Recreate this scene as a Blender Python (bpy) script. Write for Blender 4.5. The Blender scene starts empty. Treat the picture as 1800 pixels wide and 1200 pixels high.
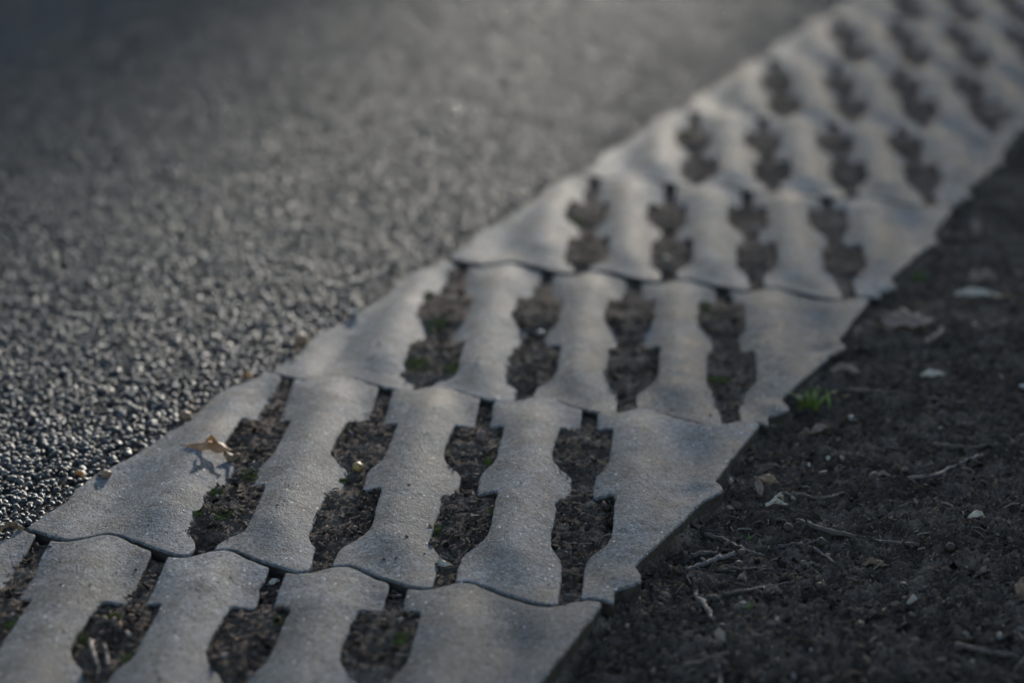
import bpy, math, random
import numpy as np
from mathutils import Vector, Matrix
from mathutils.geometry import delaunay_2d_cdt

# ------------------------------------------------------------------ camera, light, exposure
scene = bpy.context.scene
C = scene.collection
CAM_H = 0.88782
PITCH = 0.355339
ROLL = 0.008294
SUN_AZ = math.radians(11.0)      # clockwise from +Y
SUN_EL = math.radians(12.0)

cam_d = bpy.data.cameras.new('camera')
cam_d.lens = 72.0
cam_d.sensor_width = 36.0
cam_d.clip_start = 0.05
cam_d.clip_end = 2000.0
cam_d.dof.use_dof = True
cam_d.dof.focus_distance = 2.06
cam_d.dof.aperture_fstop = 2.15
cam = bpy.data.objects.new('camera', cam_d)
C.objects.link(cam)
fw = Vector((0, math.cos(PITCH), -math.sin(PITCH)))
rt0 = Vector((1, 0, 0))
up0 = rt0.cross(fw)
rt = rt0 * math.cos(ROLL) + up0 * math.sin(ROLL)
up = up0 * math.cos(ROLL) - rt0 * math.sin(ROLL)
m = Matrix((rt, up, -fw)).transposed().to_4x4()
m.translation = Vector((0, 0, CAM_H))
cam.matrix_world = m
scene.camera = cam

world = bpy.data.worlds.new('World')
scene.world = world
world.use_nodes = True
wn = world.node_tree
wn.nodes.clear()
wo = wn.nodes.new('ShaderNodeOutputWorld')
wb = wn.nodes.new('ShaderNodeBackground')
sky = wn.nodes.new('ShaderNodeTexSky')
sky.sky_type = 'NISHITA'
sky.sun_disc = False
sky.sun_elevation = SUN_EL
sky.sun_rotation = SUN_AZ
sky.dust_density = 0.6
sky.ozone_density = 1.3
wb.inputs['Strength'].default_value = 0.145
wn.links.new(sky.outputs['Color'], wb.inputs['Color'])
wn.links.new(wb.outputs['Background'], wo.inputs['Surface'])

sun_d = bpy.data.lights.new('sun', 'SUN')
sun_d.energy = 4.4
sun_d.angle = math.radians(1.8)
sun_d.color = (1.0, 0.935, 0.83)
sun = bpy.data.objects.new('sun', sun_d)
C.objects.link(sun)
sdir = Vector((math.sin(SUN_AZ) * math.cos(SUN_EL), math.cos(SUN_AZ) * math.cos(SUN_EL), math.sin(SUN_EL)))
sun.rotation_euler = sdir.to_track_quat('Z', 'Y').to_euler()
sun.location = sdir * 30

vs = scene.view_settings
scene.display_settings.display_device = 'sRGB'
vs.view_transform = 'Standard'
vs.look = 'None'
vs.gamma = 1.0
vs.use_curve_mapping = False
vs.exposure = 1.1
scene.cycles.max_bounces = 6

# ------------------------------------------------------------------ plan of the paver strip
PM = 0.12                        # spacing of the hollows across a paver
LM = 0.449077                    # length of a paver along its ribs
A1, A2 = 0.0694618, 1.6336654
D1 = np.array([math.sin(A1), math.cos(A1)])
D2 = np.array([math.sin(A2), math.cos(A2)])
ORG = np.array([-0.3746486, 1.4908482]) * CAM_H
M_UV = np.column_stack([D2 * PM, D1 * LM])
M_INV = np.linalg.inv(M_UV)
SLOPE = -0.0563
TREE_R, TREE_L = 1.56, -3.26      # offsets of the two tree axes across the sun's direction
R0, R1 = -1, 10                  # rows of pavers built (R1 exclusive)


def row_shift(r):
    r = np.asarray(r, float)
    return 1.36 * (r - 1) + np.clip(r - 2, 0, 1) * 0.045 + np.clip(r - 3, 0, 30) * 0.0


def to_world(U, V):
    U = np.asarray(U, float); V = np.asarray(V, float)
    return ORG[0] + M_UV[0, 0] * U + M_UV[0, 1] * V, ORG[1] + M_UV[1, 0] * U + M_UV[1, 1] * V


def to_uv(x, y):
    x = np.asarray(x, float) - ORG[0]; y = np.asarray(y, float) - ORG[1]
    return M_INV[0, 0] * x + M_INV[0, 1] * y, M_INV[1, 0] * x + M_INV[1, 1] * y


def joint_low(u):                # lower end of a paver, as v over u
    return SLOPE * (u - 1.5) - 0.032 + 0.027 * np.cos(2 * np.pi * (u - 0.24)) + 0.006 * np.cos(4 * np.pi * (u - 0.16))


def joint_high(u, r):            # upper end: the next paver's lower end
    return 1.0 + joint_low(u - (row_shift(r + 1) - row_shift(r)))


# half widths of a hollow towards + and - side over v
PV = np.array([-0.5, 0.06, 0.09, 0.115, 0.136, 0.158, 0.182, 0.225, 0.38, 0.405, 0.416, 0.422, 0.47, 0.525, 0.55, 0.572, 0.592, 0.615, 0.68, 0.79, 0.812, 0.820, 0.826, 1.6])
PH = np.array([.085, .085, .092, .115, .180, .248, .280, .290, .294, .286, .255, .105, .098, .098, .115, .160, .200, .218, .226, .240, .236, .205, .088, .088])
NV = np.array([-0.5, 0.085, 0.112, 0.132, 0.153, 0.185, 0.38, 0.40, 0.414, 0.421, 0.46, 0.525, 0.55, 0.568, 0.588, 0.612, 0.65, 0.79, 0.812, 0.822, 0.828, 1.6])
NH = np.array([.080, .086, .110, .155, .192, .205, .183, .176, .155, .076, .068, .070, .110, .188, .244, .272, .278, .248, .240, .205, .058, .058])
HV = np.unique(np.concatenate([PV, NV]))


def chain_edge(v, side):
    return np.interp(v, PV, PH) if side > 0 else -np.interp(v, NV, NH)


def chain_half(v):
    return .5 * (np.interp(v, PV, PH) + np.interp(v, NV, NH))


def chain_sway(v):
    return .5 * (np.interp(v, PV, PH) - np.interp(v, NV, NH))


RIGHT = np.array([(3.265, -0.150), (3.35, -0.060), (3.50, -0.032), (3.565, -0.012), (3.56, 0.012), (3.50, 0.055), (3.79, 0.232), (4.06, 0.400),
                  (4.19, 0.440), (4.245, 0.465), (4.235, 0.490), (4.185, 0.518), (4.40, 0.688), (4.62, 0.866)])
LEFT = np.array([(-1.53, 0.173), (-1.45, 0.220), (-1.385, 0.262), (-1.35, 0.300), (-1.355, 0.350), (-1.26, 0.440), (-1.05, 0.550),
                 (-0.84, 0.712), (-0.70, 0.785), (-0.66, 0.850), (-0.595, 0.955), (-0.435, 1.040), (-0.27, 1.090), (-0.10, 1.135)])
LV = np.maximum.accumulate(LEFT[:, 1])
RV = np.maximum.accumulate(RIGHT[:, 1])


def left_u(v):
    return np.interp(v, LV + np.arange(len(LV)) * 1e-6, LEFT[:, 0])


def right_u(v):
    return np.interp(v, RV + np.arange(len(RV)) * 1e-6, RIGHT[:, 0])


def locate(x, y):                # row, local u, local v
    U, V = to_uv(x, y)
    r = np.floor(V)
    for _ in range(3):
        u = U - row_shift(r); v = V - r
        low = v < joint_low(u); high = v >= joint_high(u, r)
        r = r - low + (high & ~low)
    u = U - row_shift(r); v = V - r
    return r, u, v


# ------------------------------------------------------------------ noise
def _hash(i, j, s):
    n = (i.astype(np.int64) * 374761393 + j.astype(np.int64) * 668265263 + s * 1274126177) & 0xFFFFFFFF
    n = ((n ^ (n >> 13)) * 1274126177) & 0xFFFFFFFF
    n = (n ^ (n >> 16)) & 0xFFFFFFFF
    return n / 2147483647.5 - 1.0


def vnoise(x, y, s=0):
    x = np.asarray(x, float); y = np.asarray(y, float)
    i = np.floor(x); j = np.floor(y)
    a = x - i; b = y - j
    a = a * a * a * (a * (a * 6 - 15) + 10); b = b * b * b * (b * (b * 6 - 15) + 10)
    n00 = _hash(i, j, s); n10 = _hash(i + 1, j, s); n01 = _hash(i, j + 1, s); n11 = _hash(i + 1, j + 1, s)
    return (n00 * (1 - a) + n10 * a) * (1 - b) + (n01 * (1 - a) + n11 * a) * b


def fbm(x, y, f, octv=3, s=0, gain=0.5):
    x = np.asarray(x, float); y = np.asarray(y, float)
    t = 0; amp = 1; tot = 0
    for o in range(octv):
        c, sn = math.cos(0.6 + o), math.sin(0.6 + o)
        t = t + amp * vnoise((x * c - y * sn) * f + o * 7.3, (x * sn + y * c) * f + o * 3.1, s + o)
        tot += amp; amp *= gain; f *= 2.03
    return t / tot


def rib_wave(u):
    return 0.0084 * np.cos(2 * np.pi * (u - 0.5))


def rib_fade(u, v, r):
    d = np.minimum(v - joint_low(u), joint_high(u, r) - v)
    t = np.clip(d / 0.20, 0, 1)
    e = np.clip(np.minimum(u - left_u(v), right_u(v) - u) / 0.42, 0, 1)
    return (0.10 + 0.90 * t * t * (3 - 2 * t)) * (0.12 + 0.88 * e * e * (3 - 2 * e))


def soil_z(x, y):
    """height of the bare soil, between the ribs and beside the pavers"""
    x = np.asarray(x, float); y = np.asarray(y, float)
    r, u, v = locate(x, y)
    k = np.clip(np.round(u), -2, 5)
    du_r = (u - right_u(v)) * PM
    du_l = (left_u(v) - u) * PM
    lvl = -0.0078 + 0.0012 * _hash(k + 40, r + 40, 5)
    lvl = np.where(np.abs(k) < 0.5, lvl + 0.0022, lvl)
    inlobe = np.clip((chain_half(v) - 0.10) / 0.12, 0, 1)
    lvl = lvl + np.where(np.abs(k) < 0.5, 0.0034, 0.0030) * inlobe - .0013 * inlobe * (.2 + 1.2 * _hash(np.floor(v * 2) + r * 2 + 60, k + 60, 15))
    jd = np.minimum(v - joint_low(u), joint_high(u, r) - v) * LM
    lvl = np.where(jd < 0.0085, np.minimum(lvl, -0.0135), lvl)
    out = np.clip((du_r + 0.006) / 0.016, 0, 1)
    far = np.clip(du_r / 0.5, 0, 1)
    side = -0.0160 - 0.004 * np.exp(-np.maximum(du_r, 0) / 0.02) + 0.009 * fbm(x, y, 6.0, 2, 11) + 0.010 * far
    base = lvl * (1 - out) + side * out
    base = np.where(du_l > 0, -0.010, base)
    out = out + 0.0
    big = 0.0042 * fbm(x, y, 42.0, 3, 3)
    ridge = 0.0054 * (1 - np.abs(fbm(x, y, 105.0, 2, 21)) * 2.4)
    fine = 0.0034 * fbm(x, y, 240.0, 2, 31)
    return base + (big + ridge + fine) * (0.42 + 0.58 * out) - 0.0006


# ------------------------------------------------------------------ mesh and object helpers
def mesh_from(name, verts, faces, mat, smooth=False):
    me = bpy.data.meshes.new(name)
    if isinstance(faces, np.ndarray):
        faces = np.asarray(faces, np.int32)
        n = faces.shape[1]
        verts = np.asarray(verts, np.float32)
        me.vertices.add(len(verts)); me.vertices.foreach_set('co', verts.ravel())
        me.loops.add(faces.size); me.loops.foreach_set('vertex_index', faces.ravel())
        me.polygons.add(len(faces)); me.polygons.foreach_set('loop_start', np.arange(0, faces.size, n, dtype=np.int32))
        me.update(calc_edges=True)
    else:
        me.from_pydata([tuple(p) for p in verts], [], [tuple(f) for f in faces])
        me.update()
    if smooth:
        me.polygons.foreach_set('use_smooth', np.ones(len(me.polygons), bool))
    if mat:
        me.materials.append(mat)
    return me


def obj(name, me, parent=None, loc=None):
    o = bpy.data.objects.new(name, me)
    C.objects.link(o)
    if parent:
        o.parent = parent
    if loc is not None:
        o.location = loc
    return o


def thing(o, label, cat, group=None):
    o['label'] = label; o['category'] = cat
    if group:
        o['group'] = group
    return o


def empty(name, loc, rz=0.0):
    o = bpy.data.objects.new(name, None)
    C.objects.link(o)
    o.empty_display_size = 0.02
    o.location = loc; o.rotation_euler = (0, 0, rz)
    return o


def at(px, py, z=0.0):
    """point of the ground that the photograph (1800 x 1200) shows at px, py"""
    dx, dy = px - 900, py - 600
    a = dx * math.cos(ROLL) + dy * math.sin(ROLL)
    b = -dx * math.sin(ROLL) + dy * math.cos(ROLL)
    d = Vector((a, 3600 * math.cos(PITCH) - b * math.sin(PITCH), -3600 * math.sin(PITCH) - b * math.cos(PITCH)))
    t = (z - CAM_H) / d.z
    return Vector((d.x * t, d.y * t, z))


def paver_z(x, y):
    r, u, v = locate(x, y)
    return float(rib_wave(u) * rib_fade(u, v, r))


def on_soil(px, py, lift=0.0):
    p = at(px, py, -0.02)
    for _ in range(3):
        z = float(soil_z(np.array([p.x]), np.array([p.y]))[0])
        p = at(px, py, z)
    p.z += lift
    return p


def on_paver(px, py, lift=0.0):
    p = at(px, py, 0)
    for _ in range(3):
        p = at(px, py, paver_z(np.array(p.x), np.array(p.y)))
    p.z += lift
    return p


# ------------------------------------------------------------------ materials
def nodes_of(name):
    mt = bpy.data.materials.new(name)
    mt.use_nodes = True
    nt = mt.node_tree
    b = nt.nodes['Principled BSDF']
    return mt, nt, b


def N(nt, t, **kw):
    n = nt.nodes.new(t)
    for k, v in kw.items():
        if k in n.inputs:
            n.inputs[k].default_value = v
        else:
            setattr(n, k, v)
    return n


def ramp(nt, src, stops):
    r = nt.nodes.new('ShaderNodeValToRGB')
    e = r.color_ramp.elements
    while len(e) < len(stops):
        e.new(0.5)
    for el, (p, c) in zip(e, stops):
        el.position = p
        el.color = (c, c, c, 1) if isinstance(c, (int, float)) else (*c, 1)
    nt.links.new(src, r.inputs['Fac'])
    return r.outputs['Color']


def mix(nt, fac, a, b, mode='MIX'):
    n = nt.nodes.new('ShaderNodeMix')
    n.data_type = 'RGBA'; n.blend_type = mode
    for s, v in (('Factor', fac), ('A', a), ('B', b)):
        i = [q for q in n.inputs if q.name == s and q.enabled][0]
        if hasattr(v, 'is_linked'):
            nt.links.new(v, i)
        elif isinstance(v, (int, float)):
            i.default_value = v if s == 'Factor' else (v, v, v, 1)
        else:
            i.default_value = (*v, 1)
    return [q for q in n.outputs if q.enabled][0]


def coords(nt, rnd=True):
    tc = nt.nodes.new('ShaderNodeTexCoord')
    if not rnd:
        return tc.outputs['Object']
    oi = nt.nodes.new('ShaderNodeObjectInfo')
    va = N(nt, 'ShaderNodeVectorMath', operation='SCALE')
    va.inputs[0].default_value = (13.7, 7.1, 4.3)
    nt.links.new(oi.outputs['Random'], va.inputs['Scale'])
    ad = N(nt, 'ShaderNodeVectorMath', operation='ADD')
    nt.links.new(tc.outputs['Object'], ad.inputs[0]); nt.links.new(va.outputs['Vector'], ad.inputs[1])
    return ad.outputs['Vector']


def tex(nt, vec, kind, scale, detail=2.0, rough=0.5, feature=None, rnd=1.0):
    if kind == 'noise':
        n = N(nt, 'ShaderNodeTexNoise', Scale=scale, Detail=detail, Roughness=rough)
    else:
        n = N(nt, 'ShaderNodeTexVoronoi', Scale=scale, Randomness=rnd)
        if feature:
            n.feature = feature
    nt.links.new(vec, n.inputs['Vector'])
    return n


def bump(nt, bsdf, *layers):
    prev = None
    for h, strength, dist in layers:
        b = N(nt, 'ShaderNodeBump', Strength=strength, Distance=dist)
        nt.links.new(h, b.inputs['Height'])
        if prev:
            nt.links.new(prev, b.inputs['Normal'])
        prev = b.outputs['Normal']
    nt.links.new(prev, bsdf.inputs['Normal'])


def mat_concrete():
    mt, nt, b = nodes_of('concrete')
    v = coords(nt)
    oi = nt.nodes.new('ShaderNodeObjectInfo')
    base = ramp(nt, oi.outputs['Random'], [(0, (.112, .107, .105)), (0.5, (.148, .143, .142)), (1, (.126, .124, .126))])
    cl = tex(nt, v, 'noise', 14, 4, .6)
    base = mix(nt, .75, base, ramp(nt, cl.outputs['Fac'], [(.3, .45), (.5, .92), (.66, 1.28)]), 'MULTIPLY')
    stain = tex(nt, v, 'noise', 33, 5, .65)
    base = mix(nt, ramp(nt, stain.outputs['Fac'], [(.47, 0), (.66, .68)]), base, (.082, .070, .060))
    sm = tex(nt, v, 'noise', 6.5, 3, .55)
    base = mix(nt, ramp(nt, sm.outputs['Fac'], [(.50, 0), (.66, .5)]), base, (.108, .104, .100))
    gr = tex(nt, v, 'voronoi', 430)
    sepc = N(nt, 'ShaderNodeSeparateColor')
    nt.links.new(gr.outputs['Color'], sepc.inputs[0])
    base = mix(nt, .85, base, ramp(nt, sepc.outputs[0], [(0, .42), (.5, 1.0), (.93, 1.3), (1, 2.2)]), 'MULTIPLY')
    gl = tex(nt, v, 'voronoi', 210)
    sep2 = N(nt, 'ShaderNodeSeparateColor')
    nt.links.new(gl.outputs['Color'], sep2.inputs[0])
    gm = ramp(nt, sep2.outputs[1], [(.965, 0), (.97, 1)])
    gd = ramp(nt, gl.outputs['Distance'], [(.15, 1), (.3, 0)])
    gmask = mix(nt, 1, gm, gd, 'MULTIPLY')
    base = mix(nt, gmask, base, (.62, .60, .58))
    pit = tex(nt, v, 'voronoi', 70)
    pm = ramp(nt, pit.outputs['Distance'], [(.06, 1), (.16, 0)])
    sep3 = N(nt, 'ShaderNodeSeparateColor')
    nt.links.new(pit.outputs['Color'], sep3.inputs[0])
    pm = mix(nt, 1, pm, ramp(nt, sep3.outputs[2], [(.62, 0), (.64, 1)]), 'MULTIPLY')
    base = mix(nt, pm, base, (.045, .04, .036))
    nt.links.new(base, b.inputs['Base Color'])
    rg = ramp(nt, cl.outputs['Fac'], [(.3, .60), (.7, .74)])
    nt.links.new(rg, b.inputs['Roughness'])
    b.inputs['Specular IOR Level'].default_value = 0.05
    f1 = tex(nt, v, 'noise', 420, 3, .6)
    f2 = tex(nt, v, 'noise', 70, 3, .6)
    inv = N(nt, 'ShaderNodeMath', operation='SUBTRACT'); inv.inputs[0].default_value = 1.0
    nt.links.new(pm, inv.inputs[1])
    bump(nt, b, (f2.outputs['Fac'], .5, .0022), (f1.outputs['Fac'], .8, .0016), (sepc.outputs[1], .4, .0005), (inv.outputs[0], .6, .0012))
    return mt


def mat_soil():
    mt, nt, b = nodes_of('soil')
    v = coords(nt, False)
    n1 = tex(nt, v, 'noise', 24, 5, .65)
    base = ramp(nt, n1.outputs['Fac'], [(.3, (.030, .0205, .015)), (.5, (.078, .058, .045)), (.72, (.16, .122, .096))])
    n2 = tex(nt, v, 'noise', 330, 3, .7)
    base = mix(nt, .9, base, ramp(nt, n2.outputs['Fac'], [(.3, .45), (.5, 1), (.7, 1.7)]), 'MULTIPLY')
    nt.links.new(base, b.inputs['Base Color'])
    b.inputs['Roughness'].default_value = .9
    b.inputs['Specular IOR Level'].default_value = .05
    n3 = tex(nt, v, 'noise', 700, 3, .6)
    bump(nt, b, (n2.outputs['Fac'], .8, .003), (n3.outputs['Fac'], .6, .0012))
    return mt


def mat_attr(name, cols, rough=.8, spec=.3, bscale=600, bdist=.0008, alpha=None):
    """colour by a per-piece random tone stored on the mesh"""
    mt, nt, b = nodes_of(name)
    a = N(nt, 'ShaderNodeAttribute', attribute_name='tone')
    st = [(i / max(1, len(cols) - 1), c) for i, c in enumerate(cols)]
    base = ramp(nt, a.outputs['Fac'], st)
    v = coords(nt, False)
    n = tex(nt, v, 'noise', bscale, 3, .6)
    base = mix(nt, .8, base, ramp(nt, n.outputs['Fac'], [(.3, .6), (.7, 1.4)]), 'MULTIPLY')
    nt.links.new(base, b.inputs['Base Color'])
    b.inputs['Roughness'].default_value = rough
    b.inputs['Specular IOR Level'].default_value = spec
    bump(nt, b, (n.outputs['Fac'], .6, bdist))
    return mt


def mat_plain(name, c0, c1, scale=150, rough=.75, spec=.3, bdist=.0006, det=4, sub=0.0):
    mt, nt, b = nodes_of(name)
    v = coords(nt)
    n = tex(nt, v, 'noise', scale, det, .65)
    base = ramp(nt, n.outputs['Fac'], [(.32, c0), (.68, c1)])
    nt.links.new(base, b.inputs['Base Color'])
    b.inputs['Roughness'].default_value = rough
    b.inputs['Specular IOR Level'].default_value = spec
    bump(nt, b, (n.outputs['Fac'], .5, bdist))
    return mt


def mat_road():
    mt, nt, b = nodes_of('asphalt')
    v = coords(nt, False)
    vo = tex(nt, v, 'voronoi', 125)
    sep = N(nt, 'ShaderNodeSeparateColor')
    nt.links.new(vo.outputs['Color'], sep.inputs[0])
    base = ramp(nt, sep.outputs[0], [(0, (.012, .012, .013)), (1, (.035, .034, .033))])
    nt.links.new(base, b.inputs['Base Color'])
    b.inputs['Roughness'].default_value = .8
    b.inputs['Specular IOR Level'].default_value = .1
    inv = N(nt, 'ShaderNodeMath', operation='SUBTRACT'); inv.inputs[0].default_value = 1.0
    nt.links.new(vo.outputs['Distance'], inv.inputs[1])
    bump(nt, b, (inv.outputs[0], .8, .004))
    return mt


M = {
    'concrete': mat_concrete(),
    'soil': mat_soil(),
    'soiled_shaded': mat_plain('soiled_shaded_concrete', (.018, .013, .0095), (.055, .043, .034), 130, .9, .2, .0015),  # wall colour: soil stain, with the shade on the walls painted in
    'road': mat_road(),
    'stone': mat_attr('bitumen_coated_stone', [(.002, .002, .002), (.004, .004, .0041), (.006, .006, .006), (.012, .0116, .0112), (.04, .037, .034)], rough=.62, spec=.9, bscale=900, bdist=.0006),
    'crumb': mat_attr('soil_crumb', [(.010, .0072, .0056), (.038, .028, .0215), (.080, .060, .047), (.15, .112, .087), (.32, .26, .215)], rough=.9, spec=.05, bscale=900),
    'litter': mat_attr('plant_litter', [(.03, .022, .017), (.06, .042, .03), (.10, .075, .055), (.17, .14, .11)], rough=.8, bscale=500),
    'leaf': mat_plain('brown_leaf', (.17, .075, .030), (.30, .16, .085), 90, .6, .3),
    'leaf_dark': mat_plain('dark_leaf', (.10, .055, .03), (.20, .12, .07), 120, .65, .3),
    'leaf_orange': mat_plain('orange_leaf', (.26, .10, .025), (.40, .17, .045), 160, .6, .3),
    'leaf_pale': mat_plain('pale_leaf', (.24, .19, .14), (.42, .36, .29), 120, .6, .3),
    'leaf_tan': mat_plain('tan_leaf', (.10, .064, .045), (.20, .14, .108), 120, .7, .3),
    'twig': mat_plain('twig_bark', (.035, .027, .023), (.085, .066, .056), 260, .75, .3),
    'twig_pale': mat_plain('pale_twig', (.08, .06, .05), (.17, .135, .115), 260, .7, .3),
    'nut': mat_plain('nut_shell', (.045, .027, .017), (.10, .066, .044), 240, .65, .35),
    'nut_dark': mat_plain('dark_nut_shell', (.018, .012, .009), (.045, .031, .023), 240, .65, .35),
    'nut_yellow': mat_plain('yellow_nut_shell', (.20, .12, .035), (.33, .20, .07), 200, .5, .4),
    'chip': mat_plain('white_stone', (.22, .195, .165), (.44, .41, .37), 200, .5, .5),
    'pebble': mat_plain('grey_pebble', (.06, .052, .046), (.13, .115, .10), 200, .6, .4),
    'shell': mat_plain('brown_shell', (.09, .05, .03), (.22, .13, .08), 200, .6, .4),
    'moss': mat_plain('moss', (.085, .098, .022), (.18, .195, .055), 400, .9, .2),
    'tree_leaf': mat_plain('tree_leaf', (.03, .055, .015), (.06, .10, .025), 3, .6, .3),
    'grass': mat_plain('grass_blade', (.07, .11, .012), (.15, .195, .03), 120, .5, .4),
}

# ------------------------------------------------------------------ ground and road
rng = np.random.default_rng(7)
g = 400.0
ground = obj('ground', mesh_from('ground', np.array([(-g, -g, -.075), (g, -g, -.075), (g, g, -.075), (-g, g, -.075)], float), np.array([[0, 1, 2, 3]]), M['soil']))
ground['kind'] = 'structure'

# fine soil sheet in the hollows and beside the pavers
sv, sf, nv = [], [], 0
for (x0, x1, y0, y1, res) in ((-.95, .95, 1.30, 2.45, .0026), (-.9, 2.6, 2.445, 6.2, .0062)):
    xs = np.arange(x0, x1, res); ys = np.arange(y0, y1, res)
    X, Y = np.meshgrid(xs, ys)
    r, u, v = locate(X, Y)
    keep = (left_u(v) - u) * PM < .035
    hid = np.ones(X.shape, bool)
    for k in range(4):
        hid &= np.abs(u - k - chain_sway(v)) > chain_half(v) + .07
    jd = np.minimum(v - joint_low(u), joint_high(u, r) - v) * LM
    hid &= (jd > .012) & (u > left_u(v) + .12) & (u < right_u(v) - .12)
    keep &= ~hid
    keep &= np.abs(X) < Y * .36 + .12
    Z = soil_z(X, Y)
    Z = np.where(hid, Z - .02, Z)
    q = keep[:-1, :-1] | keep[1:, :-1] | keep[:-1, 1:] | keep[1:, 1:]
    idx = np.arange(X.size).reshape(X.shape)
    quads = np.stack([idx[:-1, :-1][q], idx[:-1, 1:][q], idx[1:, 1:][q], idx[1:, :-1][q]], 1)
    used = np.unique(quads)
    rm = np.full(X.size, -1); rm[used] = np.arange(len(used))
    sv.append(np.stack([X.ravel()[used], Y.ravel()[used], Z.ravel()[used]], 1))
    sf.append(rm[quads] + nv); nv += len(used)
soil = obj('soil', mesh_from('soil', np.concatenate(sv), np.concatenate(sf), M['soil'], True))
soil['kind'] = 'structure'

# soil beyond the finely modelled sheet, along the strip
def strip_sheet(name, uoffs, z, mat, v0=-60, v1=160):
    # quads along the strip between two offsets (in metres) from its left edge line
    S = D1 * LM + D2 * PM * 1.36
    S = S / np.hypot(*S); Nn = np.array([S[1], -S[0]])
    a = np.array(to_world(-1.36 - 1.57 + .0, .17))
    pts = []
    for t in (v0, v1):
        for o in uoffs:
            p = a + S * t + Nn * o
            pts.append((p[0], p[1], z))
    n = len(uoffs)
    return obj(name, mesh_from(name, np.array(pts), np.array([[i, i + 1, n + i + 1, n + i] for i in range(n - 1)]), mat))


verge = strip_sheet('verge', (0.52, 9.0), -.048, M['soil']); verge['kind'] = 'structure'
road = strip_sheet('road', (-6.2, -.006), -.0150, M['road']); road['kind'] = 'structure'

# ------------------------------------------------------------------ unseen trees added ahead of the view so their crowns shade all but a band of the road
def tube(pts, rads, sides=7, seed=0):
    g_ = np.random.default_rng(seed)
    P_ = np.array([tuple(p) for p in pts], float)
    V_, F = [], []
    for i in range(len(P_)):
        t = P_[min(i + 1, len(P_) - 1)] - P_[max(i - 1, 0)]
        t /= np.linalg.norm(t) + 1e-9
        s = np.cross(t, (0.03, 0.02, 1.)); s /= np.linalg.norm(s) + 1e-9
        w = np.cross(s, t)
        for j in range(sides):
            a = 2 * math.pi * j / sides
            rr = rads[i] * g_.uniform(.86, 1.14)
            V_.append(P_[i] + (s * math.cos(a) + w * math.sin(a)) * rr)
    for i in range(len(P_) - 1):
        for j in range(sides):
            a, b = i * sides + j, i * sides + (j + 1) % sides
            F.append((a, b, b + sides, a + sides))
    F.append(tuple(range(sides))[::-1]); F.append(tuple((len(P_) - 1) * sides + j for j in range(sides)))
    return V_, F


def shade_tree(w, dist, rad, label, seed, n=8000):
    g_ = np.random.default_rng(seed + 4000)
    ca, sa = math.cos(SUN_AZ), math.sin(SUN_AZ)
    root = empty('shade_tree', (w * ca + dist * sa, -w * sa + dist * ca, -.05))
    thing(root, label, 'tree', 'unseen shade trees')
    tr = [(0, 0, 0), (.05, .02, 1.2), (-.04, .06, 2.6), (.03, 0, 5.2), (0, .05, 8.2)]
    V_, F = tube(tr, [.19, .15, .13, .09, .03], 10, seed)
    obj('trunk', mesh_from('trunk', V_, F, M['twig'], True), root)
    tips = []
    for b in range(11):
        z0 = 3.2 + 4.2 * b / 10; az = b * 2.4 + g_.uniform(-.3, .3)
        l = rad * (.95 if z0 < 6.4 else .62) * g_.uniform(.8, 1.0)
        p1 = (math.cos(az) * l * .5, math.sin(az) * l * .5, z0 + .45); p2 = (math.cos(az) * l, math.sin(az) * l, z0 + .75)
        V_, F = tube([(0, 0, z0), p1, p2], [.055, .035, .012], 6, seed + b)
        obj('limb', mesh_from('limb', V_, F, M['twig'], True), root)
    d = g_.normal(size=(n, 3)); d /= np.linalg.norm(d, axis=1)[:, None]
    q = d * (g_.random(n) ** .40)[:, None] * (1 + .10 * vnoise(d[:, 0] * 3, d[:, 1] * 3 + d[:, 2] * 4, seed))[:, None]
    ctr = q * np.array([rad, rad, 3.1]) + np.array([0, 0, 6.5])
    a = g_.normal(size=(n, 3)); a /= np.linalg.norm(a, axis=1)[:, None]
    b = np.cross(a, g_.normal(size=(n, 3))); b /= np.linalg.norm(b, axis=1)[:, None]
    ln = g_.uniform(.09, .14, n)[:, None]
    Q = np.stack([ctr - a * ln, ctr + b * ln * .55, ctr + a * ln, ctr - b * ln * .55], 1).reshape(-1, 3)
    obj('crown', mesh_from('crown', Q, np.arange(4 * n).reshape(-1, 4), M['tree_leaf']), root)


for i, (w, d_, rd, lb) in enumerate([
        (TREE_R, 31.0, 2.2, 'unseen shade tree added ahead, right of the band of sunlight on the road'),
        (TREE_L, 33.0, 2.2, 'unseen shade tree added ahead, left of the band of sunlight on the road'),
        (-7.2, 30.0, 2.3, 'second unseen shade tree left of the gap that lets the sun through'),
        (-11.4, 34.0, 2.4, 'third unseen shade tree left of the gap that lets the sun through'),
        (5.1, 34.0, 2.3, 'second unseen shade tree right of the gap that lets the sun through'),
        (9.3, 30.5, 2.4, 'third unseen shade tree right of the gap that lets the sun through')]):
    shade_tree(w, d_, rd, lb, i + 1)

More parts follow.
